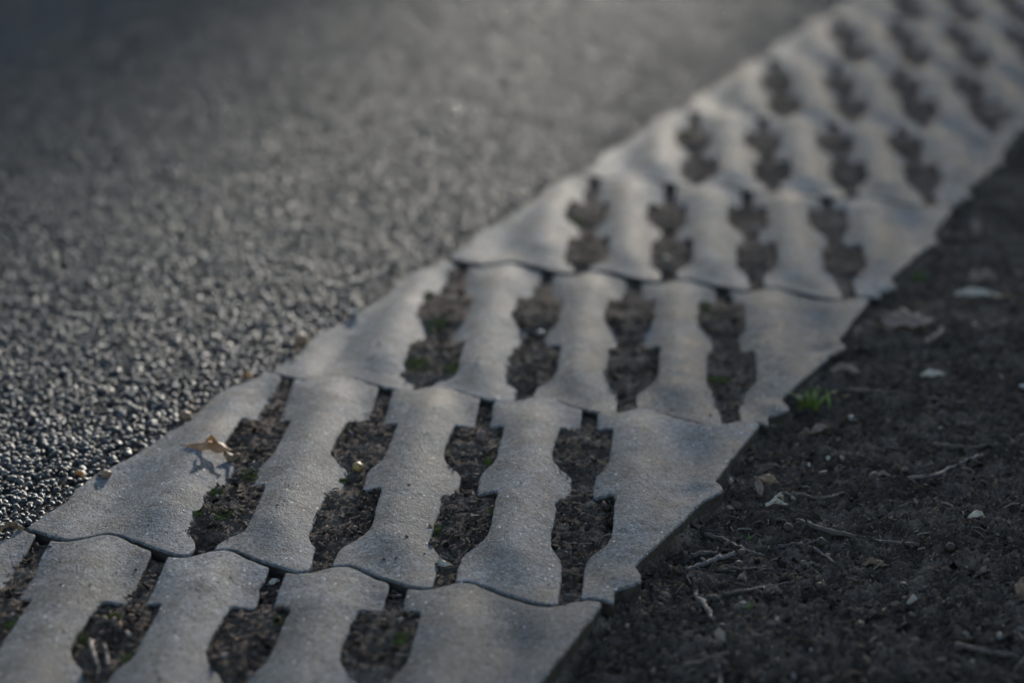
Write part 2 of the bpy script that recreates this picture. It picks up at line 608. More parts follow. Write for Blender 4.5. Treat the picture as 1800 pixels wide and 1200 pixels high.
# ------------------------------------------------------------------ pavers
def jag(pts, step, amp, seed):
    """resample a closed outline (metres) and roughen it"""
    P = np.asarray(pts, float)
    Q = np.roll(P, -1, 0)
    out = []
    for a, b in zip(P, Q):
        n = max(1, int(round(np.hypot(*(b - a)) / step)))
        for i in range(n):
            out.append(a + (b - a) * i / n)
    O = np.array(out)
    for _ in range(2):
        O = .25 * np.roll(O, 1, 0) + .5 * O + .25 * np.roll(O, -1, 0)
    T = np.roll(O, -1, 0) - np.roll(O, 1, 0)
    T /= np.maximum(np.hypot(T[:, 0], T[:, 1]), 1e-9)[:, None]
    Nn = np.stack([-T[:, 1], T[:, 0]], 1)       # inward for counter-clockwise outlines
    d = amp * fbm(O[:, 0] + seed * 3.7, O[:, 1] - seed, 110, 3, seed)
    chip = np.maximum(0, fbm(O[:, 0] - seed, O[:, 1] + seed * 2.1, 45, 2, seed + 9) - .38) * amp * 5
    O = O + Nn * (d + chip)[:, None]
    return O, Nn


def seg_dist(Pt, O):
    A = O; B = np.roll(O, -1, 0)
    d = np.full(len(Pt), 1e9)
    for s in range(0, len(Pt), 400):
        p = Pt[s:s + 400][:, None, :]
        ab = (B - A)[None]; ap = p - A[None]
        t = np.clip((ap * ab).sum(2) / np.maximum((ab * ab).sum(2), 1e-12), 0, 1)
        q = ap - ab * t[..., None]
        d[s:s + 400] = np.sqrt((q * q).sum(2)).min(1)
    return d


def inside(Pt, O):
    A = O; B = np.roll(O, -1, 0)
    x = Pt[:, 0][:, None]; y = Pt[:, 1][:, None]
    c = (A[None, :, 1] > y) != (B[None, :, 1] > y)
    with np.errstate(divide='ignore', invalid='ignore'):
        xi = A[None, :, 0] + (y - A[None, :, 1]) * (B - A)[None, :, 0] / (B - A)[None, :, 1]
    return ((c & (x < xi)).sum(1) % 2) == 1


def rib_outline(r, k):
    """plan outline (u, v) of rib k of a paver in row r, counter-clockwise"""
    gap = .0056 / LM
    vv = np.unique(np.concatenate([np.linspace(-.4, 1.5, 80), HV[1:-1]]))
    jit = np.random.default_rng(1000 + r * 17 + k)

    def edge(kc, side):
        ph = _hash(np.array([kc + 9.]), np.array([r + 9.]), 77)[0] * .012
        sc = 1 + .06 * _hash(np.array([kc + 19. + side]), np.array([r + 9.]), 78)[0]
        return kc + ph + chain_edge(vv, side) * sc
    if k > 0:
        lu = edge(k - 1, 1); lv = vv
    else:
        lu = LEFT[:, 0]; lv = LEFT[:, 1]
    if k < 4:
        ru = edge(k, -1); rv = vv
    else:
        ru = RIGHT[:, 0]; rv = RIGHT[:, 1]

    def clip(uu, vv_):
        lo = joint_low(uu); hi = joint_high(uu, r) - gap
        ok = (vv_ > lo + .004) & (vv_ < hi - .004)
        return uu[ok], vv_[ok]
    lu, lv = clip(lu, lv); ru, rv = clip(ru, rv)
    ub = np.linspace(lu[0], ru[0], 16)[0:]; ut = np.linspace(ru[-1], lu[-1], 16)
    vb = joint_low(ub); vt = joint_high(ut, r) - gap
    U = np.concatenate([ub, ru, ut, lu[::-1]]); V = np.concatenate([vb, rv, vt, lv[::-1]])
    return U, V


def make_paver(r, label):
    sh = float(row_shift(r))
    cx, cy = to_world(sh + 1.5, r + .5)
    root_loc = np.array([float(cx), float(cy), -.10])
    dz = .0016 * _hash(np.array([r + 3.]), np.array([2.]), 4)[0]
    tilt = .004 * _hash(np.array([r + 3.]), np.array([8.]), 4)[0]
    # body: the slab that carries the ribs, under the soil of the hollows
    body_uv = [(-1.50, .20), (3.20, -.09), (4.50, .84), (-.15, 1.08)]
    bx = [np.array([*map(float, to_world(a + sh, b + r)), 0]) - root_loc for a, b in body_uv]
    bv = [(p[0], p[1], z) for z in (0.0, .058) for p in bx]
    bf = [(3, 2, 1, 0), (4, 5, 6, 7)] + [(i, (i + 1) % 4, 4 + (i + 1) % 4, 4 + i) for i in range(4)]
    body = obj('concrete_paver', mesh_from('concrete_paver', bv, bf, M['concrete']), None, root_loc)
    thing(body, label, 'paver', 'ribbed concrete pavers edging the road')
    near = -1 <= r <= 2
    for k in range(5):
        U, V = rib_outline(r, k)
        wx, wy = to_world(U + sh, V + r)
        O, Nn = jag(np.stack([wx, wy], 1), .0022 if near else .004, .0009, 31 * (r + 5) + k)
        d0 = np.roll(O, -1, 0) - O
        keepm = np.hypot(d0[:, 0], d0[:, 1]) > 2e-4
        O = O[keepm]; Nn = Nn[keepm]
        R = .0017
        inner = []
        for off in (.0004, .0009, R, .0048):
            Pn = O + Nn * off
            Pn = Pn[inside(Pn, O)]
            inner.append(Pn[seg_dist(Pn, O) > off * .88])
        step = .0055 if near else .009
        gx = np.arange(O[:, 0].min(), O[:, 0].max(), step); gy = np.arange(O[:, 1].min(), O[:, 1].max(), step)
        G = np.stack(np.meshgrid(gx, gy), -1).reshape(-1, 2)
        G = G + (np.random.default_rng(k + r * 7 + 50).random(G.shape) - .5) * step * .4
        G = G[inside(G, O)]
        G = G[seg_dist(G, O) > .0075]
        allp = np.concatenate([O] + inner + [G])
        n = len(O)
        res = delaunay_2d_cdt([Vector(p) for p in (allp - root_loc[:2])], [(i, (i + 1) % n) for i in range(n)], [], 1, 1e-6)
        P2 = np.array([tuple(p) for p in res[0]]) + root_loc[:2]
        tris = [tuple(f) for f in res[2]]
        dd = seg_dist(P2, O)
        UU, VV = to_uv(P2[:, 0], P2[:, 1])
        q = np.clip(dd, 0, R)
        z = rib_wave(UU - sh) * rib_fade(UU - sh, VV - r, r) * (1 + .10 * fbm(P2[:, 0], P2[:, 1], 5, 2, 61)) - (R - np.sqrt(np.maximum(R * R - (R - q) ** 2, 0)))
        z = z + .0007 * fbm(P2[:, 0], P2[:, 1], 35, 3, 8) + dz + tilt * ((UU - sh) - 1.5) * PM
        verts = np.column_stack([P2 - root_loc[:2], z - root_loc[2]])
        # wall below the rounded edge
        cnt = {}
        for f in tris:
            for a, b in ((f[0], f[1]), (f[1], f[2]), (f[2], f[0])):
                cnt[(a, b)] = cnt.get((a, b), 0) + 1
        border = [e for e in cnt if (e[1], e[0]) not in cnt]
        ring = sorted({a for e in border for a in e})
        mp = {a: len(verts) + i for i, a in enumerate(ring)}
        mid = verts[ring].copy(); mid[:, 2] -= .0007
        low = verts[ring].copy(); low[:, 2] = .045
        nr = len(ring)
        faces = tris + [(b, a, mp[a], mp[b]) for a, b in border] + [(mp[b], mp[a], mp[a] + nr, mp[b] + nr) for a, b in border]
        me = mesh_from('rib', list(verts) + list(mid) + list(low), faces, M['concrete'], True)
        me.materials.append(M['soiled_shaded'])
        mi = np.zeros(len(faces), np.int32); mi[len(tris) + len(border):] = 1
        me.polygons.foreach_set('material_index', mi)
        obj('rib', me, body)
    return body


PLACE = {
    -1: 'ribbed grey concrete paver at the lower corner under the nearest row of hollows',
    0: 'grey ribbed paver nearest the camera, cut by the bottom edge, twig bits in its hollows',
    1: 'grey ribbed concrete paver with the curled brown leaf on its roadside rib',
    2: 'ribbed paver with mossy roadside hollow and the green grass tuft at its corner',
    3: 'slightly blurred ribbed paver beside the flat tan oak leaf on the soil',
    4: 'blurred ribbed paver one row beyond the one beside the tan oak leaf',
    5: 'blurred ribbed paver two rows beyond the one beside the tan oak leaf',
    6: 'strongly blurred ribbed paver with a pale brown leaf scrap in its end hollow',
    7: 'second last ribbed paver that shows along the blurred far end of the strip',
    8: 'last strongly blurred ribbed paver at the upper right corner',
    9: 'ribbed paver just past the upper right corner of the view',
}
for r in range(R0, R1):
    make_paver(r, PLACE.get(r, 'ribbed concrete paver beyond the upper edge of the view'))


# ------------------------------------------------------------------ loose grains
def lump_templates(n, rings, seed, flat=.7, rough=.22):
    g_ = np.random.default_rng(seed)
    T = []
    for _ in range(n):
        pts = [(0, 0, 1)]
        for j, (el, cnt) in enumerate(rings):
            a0 = g_.random() * 6.3
            for i in range(cnt):
                a = a0 + 2 * math.pi * (i + g_.uniform(-.22, .22)) / cnt
                pts.append((math.cos(el) * math.cos(a), math.cos(el) * math.sin(a), math.sin(el)))
        P_ = np.array(pts) * g_.uniform(1 - rough, 1 + rough, (len(pts), 1))
        P_[:, 2] *= flat
        F = []
        c1 = rings[0][1]
        for i in range(c1):
            F.append((0, 1 + i, 1 + (i + 1) % c1))
        s = 1
        for j in range(len(rings) - 1):
            c = rings[j][1]
            for i in range(c):
                a, b = s + i, s + (i + 1) % c
                d_, e = s + c + i, s + c + (i + 1) % c
                F += [(a, d_, e), (a, e, b)]
            s += c
        T.append((P_, np.array(F)))
    return T


def scatter(name, temps, X, Y, Z, S, mat, tones, tilt=.25, seed=1, aspect=.35):
    g_ = np.random.default_rng(seed)
    n = len(X)
    ti = g_.integers(0, len(temps), n)
    Vs, Fs, Ts, off = [], [], [], 0
    for t, (P_, F) in enumerate(temps):
        sel = np.where(ti == t)[0]
        if not len(sel):
            continue
        m_ = len(sel)
        a = g_.random(m_) * 2 * np.pi
        asp = 1 + g_.uniform(-aspect, aspect, m_)
        px = P_[None, :, 0] * asp[:, None]; py = P_[None, :, 1] / asp[:, None]; pz = np.repeat(P_[None, :, 2], m_, 0)
        tx = g_.normal(0, tilt, m_)[:, None]; ty = g_.normal(0, tilt, m_)[:, None]
        pz = pz + px * tx + py * ty
        ca, sa = np.cos(a)[:, None], np.sin(a)[:, None]
        s_ = S[sel][:, None]
        V_ = np.stack([(px * ca - py * sa) * s_ + X[sel][:, None], (px * sa + py * ca) * s_ + Y[sel][:, None], pz * s_ + Z[sel][:, None]], 2)
        k_ = P_.shape[0]
        Vs.append(V_.reshape(-1, 3))
        Fs.append((F[None] + (np.arange(m_) * k_)[:, None, None] + off).reshape(-1, 3))
        Ts.append(np.repeat(tones[sel], k_))
        off += m_ * k_
    me = mesh_from(name, np.concatenate(Vs), np.concatenate(Fs), mat)
    at_ = me.attributes.new('tone', 'FLOAT', 'POINT')
    at_.data.foreach_set('value', np.concatenate(Ts).astype(np.float32))
    return me


STONES = [(np.column_stack([P_[:, 0], P_[:, 1], np.minimum(P_[:, 2], .30 + .12 * ((i * 7) % 5) / 4 + .20 * P_[:, 0])]), F) for i, (P_, F) in enumerate(lump_templates(40, [(.90, 5), (-.25, 5)], 3, .72, .26))]
sp = .0064
xs = np.arange(-2.0, 1.7, sp); ys = np.arange(1.32, 5.6, sp)
X, Y = np.meshgrid(xs, ys)
X = X + rng.uniform(-.85, .85, X.shape) * sp; Y = Y + rng.uniform(-.85, .85, Y.shape) * sp
X = X.ravel(); Y = Y.ravel()
sel = (np.abs(X) < Y * .30 + .12)
X, Y = X[sel], Y[sel]
r_, u_, v_ = locate(X, Y)
edge_gap = .0020 + .0050 * (fbm(X, Y, 30, 2, 5) + .5)
dl = (left_u(v_) - u_) * PM * .75
sel = dl > edge_gap
X, Y, dl = X[sel], Y[sel], dl[sel]
S = .0022 + .0036 * rng.random(len(X)) ** 1.4
Z = -.0048 + rng.normal(0, .0011, len(X)) + .0016 * fbm(X, Y, 9, 2, 6) - .0085 * np.exp(-np.maximum(dl, 0) / .015)
tone = np.clip(rng.beta(2, 2.6, len(X)) + .22 * fbm(X, Y, 3.2, 3, 71) + np.where(rng.random(len(X)) < .015, .5, 0), 0, 1)
m_ = 3600                       # a few chippings broken off onto the paver edge
Yl = rng.uniform(1.5, 5.0, m_); Xl = rng.uniform(-.4, .3, m_) * Yl
r_, u_, v_ = locate(Xl, Yl)
il = (u_ - left_u(v_)) * PM
ok = (il > -.002) & (il < .014 * rng.random(m_) ** 2.0 + .002)
Xl, Yl, ul = Xl[ok], Yl[ok], u_[ok]
X = np.concatenate([X, Xl]); Y = np.concatenate([Y, Yl])
S = np.concatenate([S, .0016 + .0040 * rng.random(len(Xl)) ** 1.6])
Z = np.concatenate([Z, .15 * rib_wave(ul) + .0004]); tone = np.concatenate([tone, .6 * rng.beta(2, 2.5, len(Xl))])
# the nearest chippings in view are pieces of the road one by one, the rest one mass
near_i = np.where((np.abs(X) < Y * .30 * .83) & (Y > 1.56))[0]
near_i = near_i[np.argsort(Y[near_i])][:300]
maskn = np.zeros(len(X), bool); maskn[near_i] = True
o = obj('asphalt_chippings', scatter('asphalt_chippings', STONES, X[~maskn], Y[~maskn], Z[~maskn], S[~maskn], M['stone'], tone[~maskn], .12, 5), road)
o['kind'] = 'stuff'
one = []
for t in range(14):
    P_, F = STONES[t]
    me = mesh_from('chipping', P_ * .004, F, M['stone'])
    a_ = me.attributes.new('tone', 'FLOAT', 'POINT'); a_.data.foreach_set('value', np.full(len(P_), .15 + .05 * t, np.float32))
    one.append(me)
for i in near_i:
    c = obj('chipping', one[int(i) % 14], road, (X[i], Y[i], Z[i]))
    s = S[i] / .004
    c.scale = (s * 1.1, s * .95, s); c.rotation_euler = (rng.normal(0, .15), rng.normal(0, .15), rng.random() * 6.28)

# crumbs of soil: hollows, joints, verge
CR = lump_templates(40, [(.55, 4), (-.35, 4)], 9, .55, .5)


def soil_points(n, y0, y1, seed):
    g_ = np.random.default_rng(seed)
    Yp = g_.uniform(y0, y1, n); Xp = g_.uniform(-.4, .4, n) * Yp
    r, u, v = locate(Xp, Yp)
    h = np.zeros(n, bool)
    for k in range(4):
        h |= np.abs(u - k - chain_sway(v)) < chain_half(v) + .005
    jd = np.minimum(v - joint_low(u), joint_high(u, r) - v) * LM
    h &= jd > .006
    h &= (u < right_u(v)) & (u > left_u(v))
    h |= (u - right_u(v)) * PM > .003
    return Xp[h], Yp[h]


X1, Y1 = soil_points(70000, 1.35, 2.5, 1)
X2, Y2 = soil_points(26000, 2.4, 5.3, 2)
Xc = np.concatenate([X1, X2]); Yc = np.concatenate([Y1, Y2])
Sc = .00056 * (1 - rng.random(len(Xc))) ** -.55
Sc = np.minimum(Sc, .0048) * np.where(Yc > 2.45, 1.25, 1)
Zc = soil_z(Xc, Yc) + Sc * .35
tc = np.clip(rng.beta(2, 2.6, len(Xc)) + np.where(rng.random(len(Xc)) < .02, .6, 0), 0, 1)
o = obj('soil_crumbs', scatter('soil_crumbs', CR, Xc, Yc, Zc, Sc, M['crumb'], tc, .5, 6))
o['kind'] = 'stuff'

# loose grains lying on the pavers
n = 3200
Yp = rng.uniform(1.5, 3.2, n); Xp = rng.uniform(-.3, .3, n) * Yp
cl = fbm(Xp, Yp, 9, 2, 91)
r, u, v = locate(Xp, Yp)
okp = np.ones(n, bool)
dc = np.full(n, 9.0)
for k in range(4):
    okp &= np.abs(u - k - chain_sway(v)) > chain_half(v) + .012
    dc = np.minimum(dc, np.abs(u - k - chain_sway(v)) - chain_half(v))
okp &= (u < right_u(v) - .05) & (u > left_u(v) + .05) & (v > joint_low(u) + .02) & (v < joint_high(u, r) - .03) & ((cl > .12) | (rng.random(n) < .12 + .5 * np.exp(-dc / .05)))
Xp, Yp, up_ = Xp[okp], Yp[okp], u[okp]
Sp = np.minimum(.0006 * (1 - rng.random(len(Xp))) ** -.5, .0019)
o = obj('paver_grit', scatter('paver_grit', CR, Xp, Yp, rib_wave(up_) * rib_fade(up_, v[okp], r[okp]) + Sp * .4 + .0004, Sp, M['crumb'], rng.random(len(Xp)) * .5, .3, 8))
o['kind'] = 'stuff'

# fibres and stalks trodden into the soil
n = 7000
Xf, Yf = soil_points(n * 2, 1.35, 3.4, 4)
Vf, Ff, Tf = [], [], []
for i, (x, y) in enumerate(zip(Xf[:n], Yf[:n])):
    a = rng.normal(0.2, 1.0); L_ = .003 + .015 * rng.random() ** 2.4; w = .0004 + .0008 * rng.random()
    px = x + math.cos(a) * L_ * np.array([-.5, 0, .5]); py = y + math.sin(a) * L_ * np.array([-.5, 0, .5])
    pz = soil_z(px, py).max() + .0008 + np.array([0, .3, 0]) * L_ * rng.random() * .5 + np.array([-1, 0, 1]) * rng.normal(0, .12) * L_
    b0 = len(Vf); nx, ny = -math.sin(a) * w, math.cos(a) * w
    for j in range(3):
        Vf += [(px[j] + nx, py[j] + ny, pz[j]), (px[j], py[j], pz[j] + w * 1.5), (px[j] - nx, py[j] - ny, pz[j])]
    for j in range(2):
        q = b0 + j * 3
        Ff += [(q, q + 1, q + 4, q + 3), (q + 1, q + 2, q + 5, q + 4), (q + 2, q, q + 3, q + 5)]
    Tf += [rng.random() ** 1.5] * 9
me = mesh_from('plant_litter', np.array(Vf), np.array(Ff), M['litter'])
a_ = me.attributes.new('tone', 'FLOAT', 'POINT'); a_.data.foreach_set('value', np.array(Tf, np.float32))
o = obj('plant_litter', me); o['kind'] = 'stuff'


# ------------------------------------------------------------------ twigs, nuts, stones, leaves, moss, grass
def spline(pts, n):
    P_ = [Vector(p) for p in pts]
    P_ = [P_[0] * 2 - P_[1]] + P_ + [P_[-1] * 2 - P_[-2]]
    out = []
    segs = len(P_) - 3
    for i in range(n):
        f = i / (n - 1) * segs
        s = min(int(f), segs - 1); t = f - s
        a, b, c, d = P_[s:s + 4]
        out.append(.5 * ((2 * b) + (c - a) * t + (2 * a - 5 * b + 4 * c - d) * t * t + (3 * b - a - 3 * c + d) * t ** 3))
    return out


GT = 'twigs on the bare soil'


def twig(pix, r0, r1, label, mat='twig', lift=.001, branches=(), seed=0):
    g_ = np.random.default_rng(seed + 200)
    pts = [on_soil(px, py, r0 * .6 + lift) for px, py in pix]
    base = pts[0].copy()
    path = spline(pts, 5 * len(pts))
    for i, p in enumerate(path):
        p.x += g_.normal(0, .0006); p.y += g_.normal(0, .0009); p.z += g_.normal(0, .0004)
    rad = [r0 + (r1 - r0) * i / (len(path) - 1) for i in range(len(path))]
    for i in (len(path) // 3, 2 * len(path) // 3):
        rad[i] *= 1.35
    V_, F = tube([p - base for p in path], rad, 7, seed)
    o = obj('twig', mesh_from('twig', V_, F, M[mat], True), None, base)
    thing(o, label, 'twig', GT)
    for bi, bp in enumerate(branches):
        q = [on_soil(px, py, r1 * .6 + lift) for px, py in bp]
        pa = spline(q, 4 * len(q))
        V_, F = tube([p - base for p in pa], [r1 * 1.2 - r1 * .6 * i / len(pa) for i in range(len(pa))], 6, seed + bi + 40)
        obj('side_shoot', mesh_from('side_shoot', V_, F, M[mat], True), o)
    return o


twig([(1400, 918), (1445, 934), (1500, 947), (1555, 957), (1615, 962)], .0032, .0017, 'longest dark twig, running past the round nut on the open soil', seed=1, branches=[[(1402, 920), (1392, 912), (1388, 908)]])
twig([(1236, 942), (1270, 952), (1305, 968), (1340, 981)], .0026, .0015, 'dark thin twig slanting from the paver edge towards the pair of nuts', seed=2)
twig([(1200, 996), (1222, 979), (1260, 976)], .0030, .0020, 'short curved dark twig against the paver edge above the pale twig', seed=3)
twig([(1203, 1006), (1240, 994), (1262, 985), (1292, 977)], .0028, .0022, 'pale greyish twig with a knot, ending at the pair of nuts', 'twig_pale', seed=4, branches=[[(1258, 988), (1266, 982), (1264, 978)]])
twig([(1370, 966), (1405, 960), (1435, 970), (1470, 995)], .0025, .0014, 'bent dark twig just below the longest twig', seed=5, branches=[[(1410, 961), (1430, 955), (1448, 952)]])
twig([(1222, 1050), (1238, 1066), (1255, 1092)], .0026, .0016, 'short pale brown twig pointing towards the camera near the nearest paver corner', 'twig_pale', seed=6)
twig([(1200, 1175), (1240, 1165), (1282, 1151)], .0027, .0016, 'dark twig lying along the bottom edge of the soil', seed=7)
twig([(1395, 1196), (1393, 1178), (1390, 1160)], .0022, .0018, 'pale twig stub pointing away at the bottom edge, right of a nut', 'twig_pale', seed=8)
twig([(1262, 1168), (1264, 1188), (1268, 1210)], .0024, .0018, 'pale twig stub at the bottom edge crossed by the dark twig end', 'twig_pale', seed=9)
twig([(1680, 1138), (1735, 1150), (1800, 1160), (1850, 1166)], .0030, .0020, 'thick dark twig leaving the view at the lower right corner', seed=10)
twig([(1545, 1090), (1552, 1078), (1562, 1064)], .0018, .0012, 'tiny pale brown twig alone on the lower soil', 'twig_pale', seed=11)
twig([(1565, 842), (1630, 841), (1668, 826), (1700, 812), (1726, 802)], .0022, .0018, 'long thin twig with a pale lifted far half', 'twig_pale', seed=12)
twig([(1370, 870), (1400, 873), (1440, 879), (1468, 874), (1486, 869)], .0022, .0013, 'dark twig lying right of the white winged seed', seed=13)
twig([(1260, 1006), (1300, 1003), (1350, 1004)], .0020, .0012, 'thin straight dark twig right below the pair of nuts', seed=14)
twig([(1270, 1046), (1310, 1042), (1352, 1034), (1395, 1026)], .0021, .0013, 'reddish dark twig below the upright leaf scrap', seed=15)
twig([(1640, 785), (1700, 790), (1760, 784)], .0026, .0018, 'blurred dark twig behind the half pale twig', seed=16)
twig([(1490, 690), (1560, 694), (1640, 705), (1700, 712)], .0028, .0018, 'blurred dark stalk running right from the grass tuft', seed=17)
twig([(1625, 604), (1640, 597), (1652, 588), (1656, 580)], .0030, .0020, 'blurred grey curved twig right of the flat tan leaf', 'twig_pale', seed=18)


def lump(name, p, rx, ry, rz, mat, label, cat, group, seed=0, rot=0., seg=14, rough=.10, tip=False):
    g_ = np.random.default_rng(seed + 700)
    rows = seg // 2
    V_ = [(0, 0, -rz)]
    ph = g_.random(8) * 6.28
    for i in range(1, rows):
        e = -math.pi / 2 + math.pi * i / rows
        for j in range(seg):
            a = 2 * math.pi * j / seg
            k_ = 1 + rough * (math.sin(2 * a + ph[0]) * math.cos(e) * .5 + .5 * math.sin(3 * a + 2 * e + ph[1]) + .4 * math.sin(5 * a - 3 * e + ph[2])) + g_.normal(0, rough * .12)
            V_.append((rx * math.cos(e) * math.cos(a) * k_, ry * math.cos(e) * math.sin(a) * k_, rz * math.sin(e) * k_))
    V_.append((0, 0, rz))
    F = []
    for j in range(seg):
        F.append((0, 1 + (j + 1) % seg, 1 + j))
    for i in range(rows - 2):
        for j in range(seg):
            a, b = 1 + i * seg + j, 1 + i * seg + (j + 1) % seg
            F.append((a, b, b + seg, a + seg))
    s = 1 + (rows - 2) * seg
    for j in range(seg):
        F.append((s + j, s + (j + 1) % seg, len(V_) - 1))
    o = obj(name, mesh_from(name, V_, F, M[mat], True), None, p + Vector((0, 0, rz * .72)))
    o.rotation_euler = (g_.normal(0, .3), g_.normal(0, .3), rot)
    thing(o, label, cat, group)
    if tip:
        c_, f_ = tube([(0, 0, rz * .9), (.0004, 0, rz * 1.12), (.0006, .0002, rz * 1.3)], [rz * .22, rz * .14, rz * .05], 6, seed)
        obj('stem_tip', mesh_from('stem_tip', c_, f_, M['nut_dark'], True), o)
        o.rotation_euler = (.9, .4, rot)
    return o


GN = 'small round nuts on the soil'
for i, (px, py, r0, mt_, lb) in enumerate([
        (1561, 947, .0056, 'nut', 'round brown nut sitting just above the longest twig'),
        (1412, 992, .0054, 'nut', 'round brown nut with a dark crack below the bent twig'),
        (1299, 993, .0056, 'nut', 'lower round nut of the close pair beside the pale twig'),
        (1304, 972, .0052, 'nut', 'upper nut of the close pair beside the pale twig'),
        (1443, 951, .0050, 'nut_dark', 'dark nut half sunk between the bent twig and the longest twig'),
        (1385, 926, .0050, 'nut_dark', 'dark nut at the left tip of the longest twig'),
        (1588, 1032, .0058, 'nut_dark', 'blackish nut lying alone right below the middle of the soil'),
        (1440, 1031, .0055, 'nut', 'brown nut next to the reddish twig end'),
        (1363, 1166, .0056, 'nut_dark', 'dark nut at the bottom edge left of the pale twig stub'),
        (1511, 1098, .0048, 'nut', 'small brown nut left of the tiny pale brown twig'),
        (1256, 1052, .0050, 'nut_dark', 'dark nut just right of the nearest paver corner'),
        (1268, 1104, .0056, 'nut_dark', 'dark nut at the near end of the short pale brown twig'),
        (1670, 960, .0050, 'nut_dark', 'dark nut on the right, level with the end of the longest twig')]):
    lump('nut', on_soil(px, py + 5, -.001), r0, r0, r0 * .95, mt_, lb, 'nut', GN, i, i * 1.3, 14, .07, True)

lump('nut', on_soil(629, 826), .0058, .0058, .0055, 'nut_yellow', 'yellowish brown nut in the neck between two hollows of the leaf-strewn paver', 'nut', None, 40, .3, 14, .07, True)

GW = 'pale stone chips'
for i, (px, py, rx, ry, rz, mt_, lb, where) in enumerate([
        (873, 704, .0085, .0045, .0035, 'chip', 'bright white stone chip lying in the joint above the third hollow', 's'),
        (950, 586, .0085, .006, .0045, 'chip', 'whitish stone chip between two hollows of the moss-edged paver', 's'),
        (1171, 456, .013, .007, .005, 'leaf_pale', 'blurred pale flake in a hollow of the third paver', 's'),
        (622, 552, .012, .007, .007, 'chip', 'blurred whitish stone at the edge of the asphalt', 'e'),
        (1422, 820, .0026, .0022, .0055, 'chip', 'thin white chip standing upright, first of the three above the winged seed', 's'),
        (1455, 808, .0036, .0030, .0055, 'chip', 'white upright flake, middle of the three above the winged seed', 's'),
        (1481, 808, .0036, .0030, .006, 'leaf_pale', 'cream flake leaning right, last of the three above the winged seed', 's'),
        (1367, 811, .0030, .0026, .0036, 'chip', 'small white speck of stone close to the paver side above the brown leaf', 's'),
        (1496, 737, .0070, .0050, .0040, 'chip', 'rounded whitish pebble below the grass tuft', 's'),
        (1720, 882, .003, .0025, .0024, 'chip', 'tiny bright white chip above the pale yellowish leaf scrap', 's'),
        (1437, 1168, .0050, .0036, .0028, 'leaf_tan', 'pinkish chip of bark near the bottom edge', 's'),
        (1797, 1108, .007, .006, .004, 'pebble', 'light grey stone cut by the right edge', 's'),
        (1757, 1120, .008, .006, .005, 'pebble', 'dark grey pebble beside the light stone at the right edge', 's'),
        (1797, 682, .008, .005, .006, 'chip', 'blurred white chip at the right edge level with the grass tuft', 's'),
        (1526, 1085, .0034, .0026, .0022, 'chip', 'minute greenish white chip near the small brown nut', 's'),
        (1527, 915, .0035, .003, .003, 'pebble', 'small grey pebble above the longest twig', 's'),
        (145, 838, .0028, .0020, .0022, 'chip', 'tiny white chip on the paver edge by the orange leaf scrap', 'e'),
        (1000, 756, .0060, .0022, .0022, 'leaf_pale', 'pinkish splinter in the upper hollow next to the widest rib', 's'),
        (1014, 972, .0050, .0030, .0022, 'leaf_tan', 'pale flake in the lower hollow next to the widest rib', 's')]):
    p = on_soil(px, py) if where == 's' else on_paver(px, py)
    if where == 'e':
        p.z = max(p.z, -.002)
    rx, ry, rz = rx * .62, ry * .62, rz * .5
    lump('stone_chip' if 'leaf' not in mt_ else 'plant_flake', p, rx, ry, rz, mt_, lb, 'stone' if 'leaf' not in mt_ else 'flake', GW if 'leaf' not in mt_ else None, i + 60, i * .9, 10, .55)

for i, (px, py, r0, mt_, lb) in enumerate([
        (326, 736, .0068, 'shell', 'ringed brown husk wedged between asphalt and the leaf-topped paver'),
        (334, 722, .0050, 'leaf_tan', 'reddish curl of bark just above the brown husk'),
        (530, 604, .0095, 'shell', 'blurred brown stone in the notch of the asphalt edge'),
        (186, 838, .0055, 'shell', 'rusty brown scrap in the asphalt gap left of the leaf-topped paver')]):
    p = at(px, py, -.002)
    lump('husk', p, r0 * 1.2, r0, r0 * .8, mt_, lb, 'husk', None, i + 90, .5 + i, 12, .2)

# leaves ------------------------------------------------------------
def leaf_blade(L_, W_, lobes, arch, roll, wav, seed, n=28, m_=9, cut=.35):
    g_ = np.random.default_rng(seed + 900)
    V_, F = [], []
    for i in range(n + 1):
        t = i / n
        env = math.sin(math.pi * min(1, .06 + .94 * t) ** .85) ** .7
        w = W_ * env * (1 - cut * (0.5 + .5 * math.cos(2 * math.pi * lobes * t + .5)) * min(1, env * 1.3)) + .0003
        for j in range(m_):
            s = (j / (m_ - 1)) * 2 - 1
            x = (t - .5) * L_
            y = s * w
            z = arch * math.sin(math.pi * t) + roll * (s * w / W_) ** 2 * (1 + .5 * math.sin(5 * t + seed)) + wav * math.sin(9 * t + 3 * s + seed) + wav * .5 * math.sin(17 * t - 5 * s)
            z += -.0010 * (abs(s) < .12)
            V_.append((x, y * (1 - .25 * abs(roll) / (W_ + 1e-6) * abs(s)), z))
    for i in range(n):
        for j in range(m_ - 1):
            a = i * m_ + j
            F.append((a, a + 1, a + m_ + 1, a + m_))
    return V_, F


